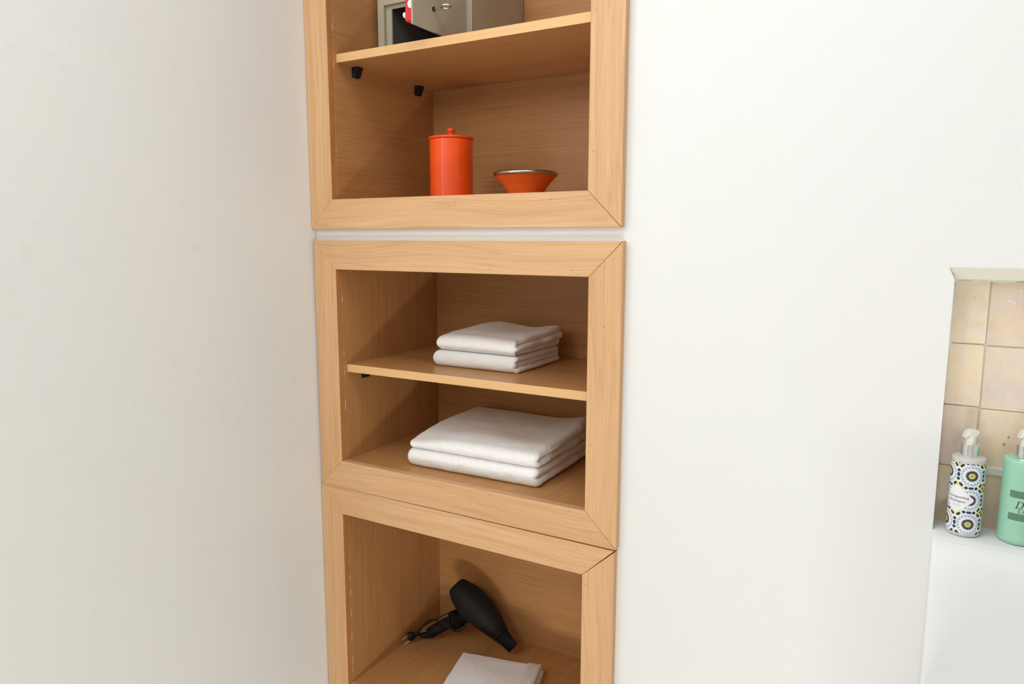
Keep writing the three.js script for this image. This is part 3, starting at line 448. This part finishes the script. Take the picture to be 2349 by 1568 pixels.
{
  const R = 0.0236, H = 0.124, t = thing('shampoo_bottle', 'patterned white shampoo bottle with blue and yellow mosaic print', 'bottle', [1.3838, -0.4885, -0.0235]);
  part('body', lathe(roundProfile([[0.0001, 0], [R - 0.002, 0], [R, 0.003], [R, H + 0.0015], [R - 0.0022, H + 0.0032], [0.013, H + 0.0038], [0.0001, H + 0.0038]], 0.002), 96), M.cloudy, t);
  // label: square mosaic of rosettes, 42 mm pitch, and a white lozenge with the product text
  const LH = 0.1135, circ = 2 * Math.PI * R, PX = 2048 / circ, cw = 2048, ch = Math.round(LH * PX);
  const cv = document.createElement('canvas'); cv.width = cw; cv.height = ch; const c = cv.getContext('2d');
  c.fillStyle = '#f4f5f6'; c.fillRect(0, 0, cw, ch);
  const cell = cw / 4, dark = '#33284a', blue = '#9cbdd4', yel = '#f3e25a', teal = '#7fb3b8';
  const poly = (cx, cy, pts, fill) => { c.fillStyle = fill; c.beginPath(); pts.forEach(([x, y], i) => i ? c.lineTo(cx + x, cy + y) : c.moveTo(cx + x, cy + y)); c.closePath(); c.fill(); };
  const rot = (pts, a) => pts.map(([x, y]) => [x * Math.cos(a) - y * Math.sin(a), x * Math.sin(a) + y * Math.cos(a)]);
  const u = cell / 100;
  const rosette = (cx, cy) => {
    for (let k = 0; k < 18; k++) poly(cx, cy, rot([[30 * u, 0], [35 * u, -3.4 * u], [38.5 * u, -5.8 * u], [42 * u, 0], [38.5 * u, 5.8 * u], [35 * u, 3.4 * u]], (k + 0.5) / 18 * 6.2832), blue);
    for (let k = 0; k < 18; k++) poly(cx, cy, rot([[42.5 * u, -4.5 * u], [46 * u, 0], [42.5 * u, 4.5 * u], [40.5 * u, 0]], k / 18 * 6.2832), blue);
    for (let k = 0; k < 12; k++) poly(cx, cy, rot([[10 * u, 0], [15 * u, -4.4 * u], [25 * u, -5.2 * u], [21.5 * u, 0], [25 * u, 5.2 * u], [15 * u, 4.4 * u]], k / 12 * 6.2832), dark);
    const st = []; for (let k = 0; k < 24; k++) { const a = k / 24 * 6.2832, rr = k % 2 ? 15.5 : 9.5; st.push([Math.cos(a) * rr * u, Math.sin(a) * rr * u]); } poly(cx, cy, st, yel);
    c.fillStyle = teal; c.beginPath(); c.arc(cx, cy, 6.5 * u, 0, 7); c.fill();
  };
  const oct = (cx, cy, s) => poly(cx, cy, [0, 1, 2, 3, 4, 5, 6, 7].map(k => [Math.cos((k + 0.5) * 0.7854) * s * u, Math.sin((k + 0.5) * 0.7854) * s * u]), dark);
  const hex = (cx, cy, ang) => poly(cx, cy, rot([[-10.5 * u, 0], [-6.5 * u, -5.2 * u], [6.5 * u, -5.2 * u], [10.5 * u, 0], [6.5 * u, 5.2 * u], [-6.5 * u, 5.2 * u]], ang), dark);
  const y00 = ch * 0.167;
  for (let i = -1; i < 5; i++) for (let j = -1; j < 4; j++) {
    const cx = (i + 0.5) * cell, cy = y00 + j * cell * 1.06; rosette(cx, cy);
    const nx = cx + cell / 2, ny = cy + cell * 0.53;
    hex(nx, cy, Math.PI / 2); oct(nx, cy - 18.5 * u, 7); oct(nx, cy + 18.5 * u, 7); hex(cx, ny, 0); oct(cx - 18.5 * u, ny, 7); oct(cx + 18.5 * u, ny, 7);
    poly(nx, ny, [[0, -24 * u], [7 * u, -7 * u], [24 * u, 0], [7 * u, 7 * u], [0, 24 * u], [-7 * u, 7 * u], [-24 * u, 0], [-7 * u, -7 * u]], yel);
    for (const a of [0.7854, 2.356, 3.927, 5.498]) hex(nx + Math.cos(a) * 17.5 * u, ny + Math.sin(a) * 17.5 * u, a + Math.PI / 2); oct(nx, ny, 5.6);
  }
  const LX = cw / 2 + 0, LY = y00 + cell * 1.06;                        // lozenge centred on a grid corner column
  c.fillStyle = '#f8f8f8'; c.beginPath();
  const lz = [[0, -0.63], [0.69, 0], [0, 0.63], [-0.69, 0]].map(([a, b]) => [LX + a * cell, LY + b * cell]), lr = 0.13;
  lz.forEach((p, i) => { const a = lz[(i + 3) % 4], b = lz[(i + 1) % 4]; const f = (q) => [p[0] + (q[0] - p[0]) * lr, p[1] + (q[1] - p[1]) * lr]; const s0 = f(a), s1 = f(b); if (i) c.lineTo(...s0); else c.moveTo(...s0); c.quadraticCurveTo(p[0], p[1], ...s1); }); c.closePath(); c.fill();
  c.fillStyle = '#54406e'; c.textAlign = 'center'; c.font = 'bold ' + Math.round(cell * 0.15) + 'px serif'; c.fillText('Shampooing', LX, LY - cell * 0.03); c.fillText('Shampoo', LX, LY + cell * 0.15);
  c.fillStyle = '#c9dbe8'; c.fillRect(LX - cell * 0.15, LY + cell * 0.24, cell * 0.3, cell * 0.03); c.fillRect(LX - cell * 0.18, LY + cell * 0.30, cell * 0.36, cell * 0.03);
  const tx = new THREE.CanvasTexture(cv); tx.colorSpace = THREE.SRGBColorSpace; tx.wrapS = THREE.RepeatWrapping; tx.anisotropy = 8;
  const lg = new THREE.CylinderGeometry(R + 0.00025, R + 0.00025, LH, 96, 1, true).translate(0, 0.0045 + 0.0035 + LH / 2 - 0.002, 0);
  const lb = part('label', lg, new THREE.MeshPhysicalMaterial({ map: tx, roughness: 0.35 }), t, 'blue, yellow and dark mosaic print'); lb.rotation.y = LABEL_TURN();
  pump(t, H + 0.0035, 'cap', 0.0128, 0.0205, 0.45, 0.0135);
}
function LABEL_TURN() { return Math.PI - 0.586; }
{
  const R = 0.0268, H = 0.1335, t = thing('lotion_bottle', 'translucent green bottle with dark script lettering, right of the mosaic bottle', 'bottle', [1.4555, -0.4885, -0.0275]);
  const cw = 2048, ch = Math.round(2048 * H / (2 * Math.PI * R)); const cv = document.createElement('canvas'); cv.width = cw; cv.height = ch; const c = cv.getContext('2d');
  c.fillStyle = '#a6dcc0'; c.fillRect(0, 0, cw, ch);
  const mx = cw / 2, k = ch / H; const yy = y => (H - y) * k;                  // y: metres above the base
  const band = y => { const h = 0.0105 * k, w = cw * 0.235, x0 = mx - w / 2, y0 = yy(y) - h / 2; c.fillStyle = '#7da68d'; c.fillRect(x0, y0, w, h); c.strokeStyle = '#466a55'; c.lineWidth = 3; const n = 24, s = w / n; for (let i = 0; i < n; i++) { const a = x0 + i * s; c.beginPath(); c.moveTo(a, y0); c.lineTo(a + s, y0 + h); c.moveTo(a + s, y0); c.lineTo(a, y0 + h); c.moveTo(a + s / 2, y0); c.lineTo(a, y0 + h / 2); c.lineTo(a + s / 2, y0 + h); c.lineTo(a + s, y0 + h / 2); c.closePath(); c.stroke(); } c.lineWidth = 4; c.strokeRect(x0, y0, w, h); };
  band(0.0815); band(0.0460);
  c.fillStyle = '#2f3d36'; c.textAlign = 'left'; c.font = 'italic ' + Math.round(0.0155 * k) + 'px serif'; c.fillText('De', mx - cw * 0.075, yy(0.0600)); c.font = 'italic ' + Math.round(0.0095 * k) + 'px serif'; c.fillText('Co', mx - cw * 0.05, yy(0.0530));
  const tx = new THREE.CanvasTexture(cv); tx.colorSpace = THREE.SRGBColorSpace; tx.wrapS = THREE.RepeatWrapping; tx.anisotropy = 8;
  const mat = new THREE.MeshPhysicalMaterial({ map: tx, roughness: 0.32, clearcoat: 0.4, clearcoatRoughness: 0.15 });
  const g = lathe(roundProfile([[0.0001, 0], [R - 0.004, 0], [R, 0.006], [R, H - 0.002], [R - 0.0025, H + 0.0003], [0.014, H + 0.0012], [0.0001, H + 0.0012]], 0.004), 96);
  { const p = g.attributes.position, uv = g.attributes.uv; for (let i = 0; i < p.count; i++) uv.setY(i, clamp(p.getY(i) / H)); }
  const b = part('body', g, mat, t, 'mint green, with two dark pattern bands and script'); b.rotation.y = 0.10 + Math.PI;
  pump(t, H + 0.0015, 'cap', 0.0128, 0.0205, 0.3, 0.0135);
}
scene.traverse(o => { if (o.isMesh) { o.castShadow = o.receiveShadow = true; } });
renderer.render(scene, camera);
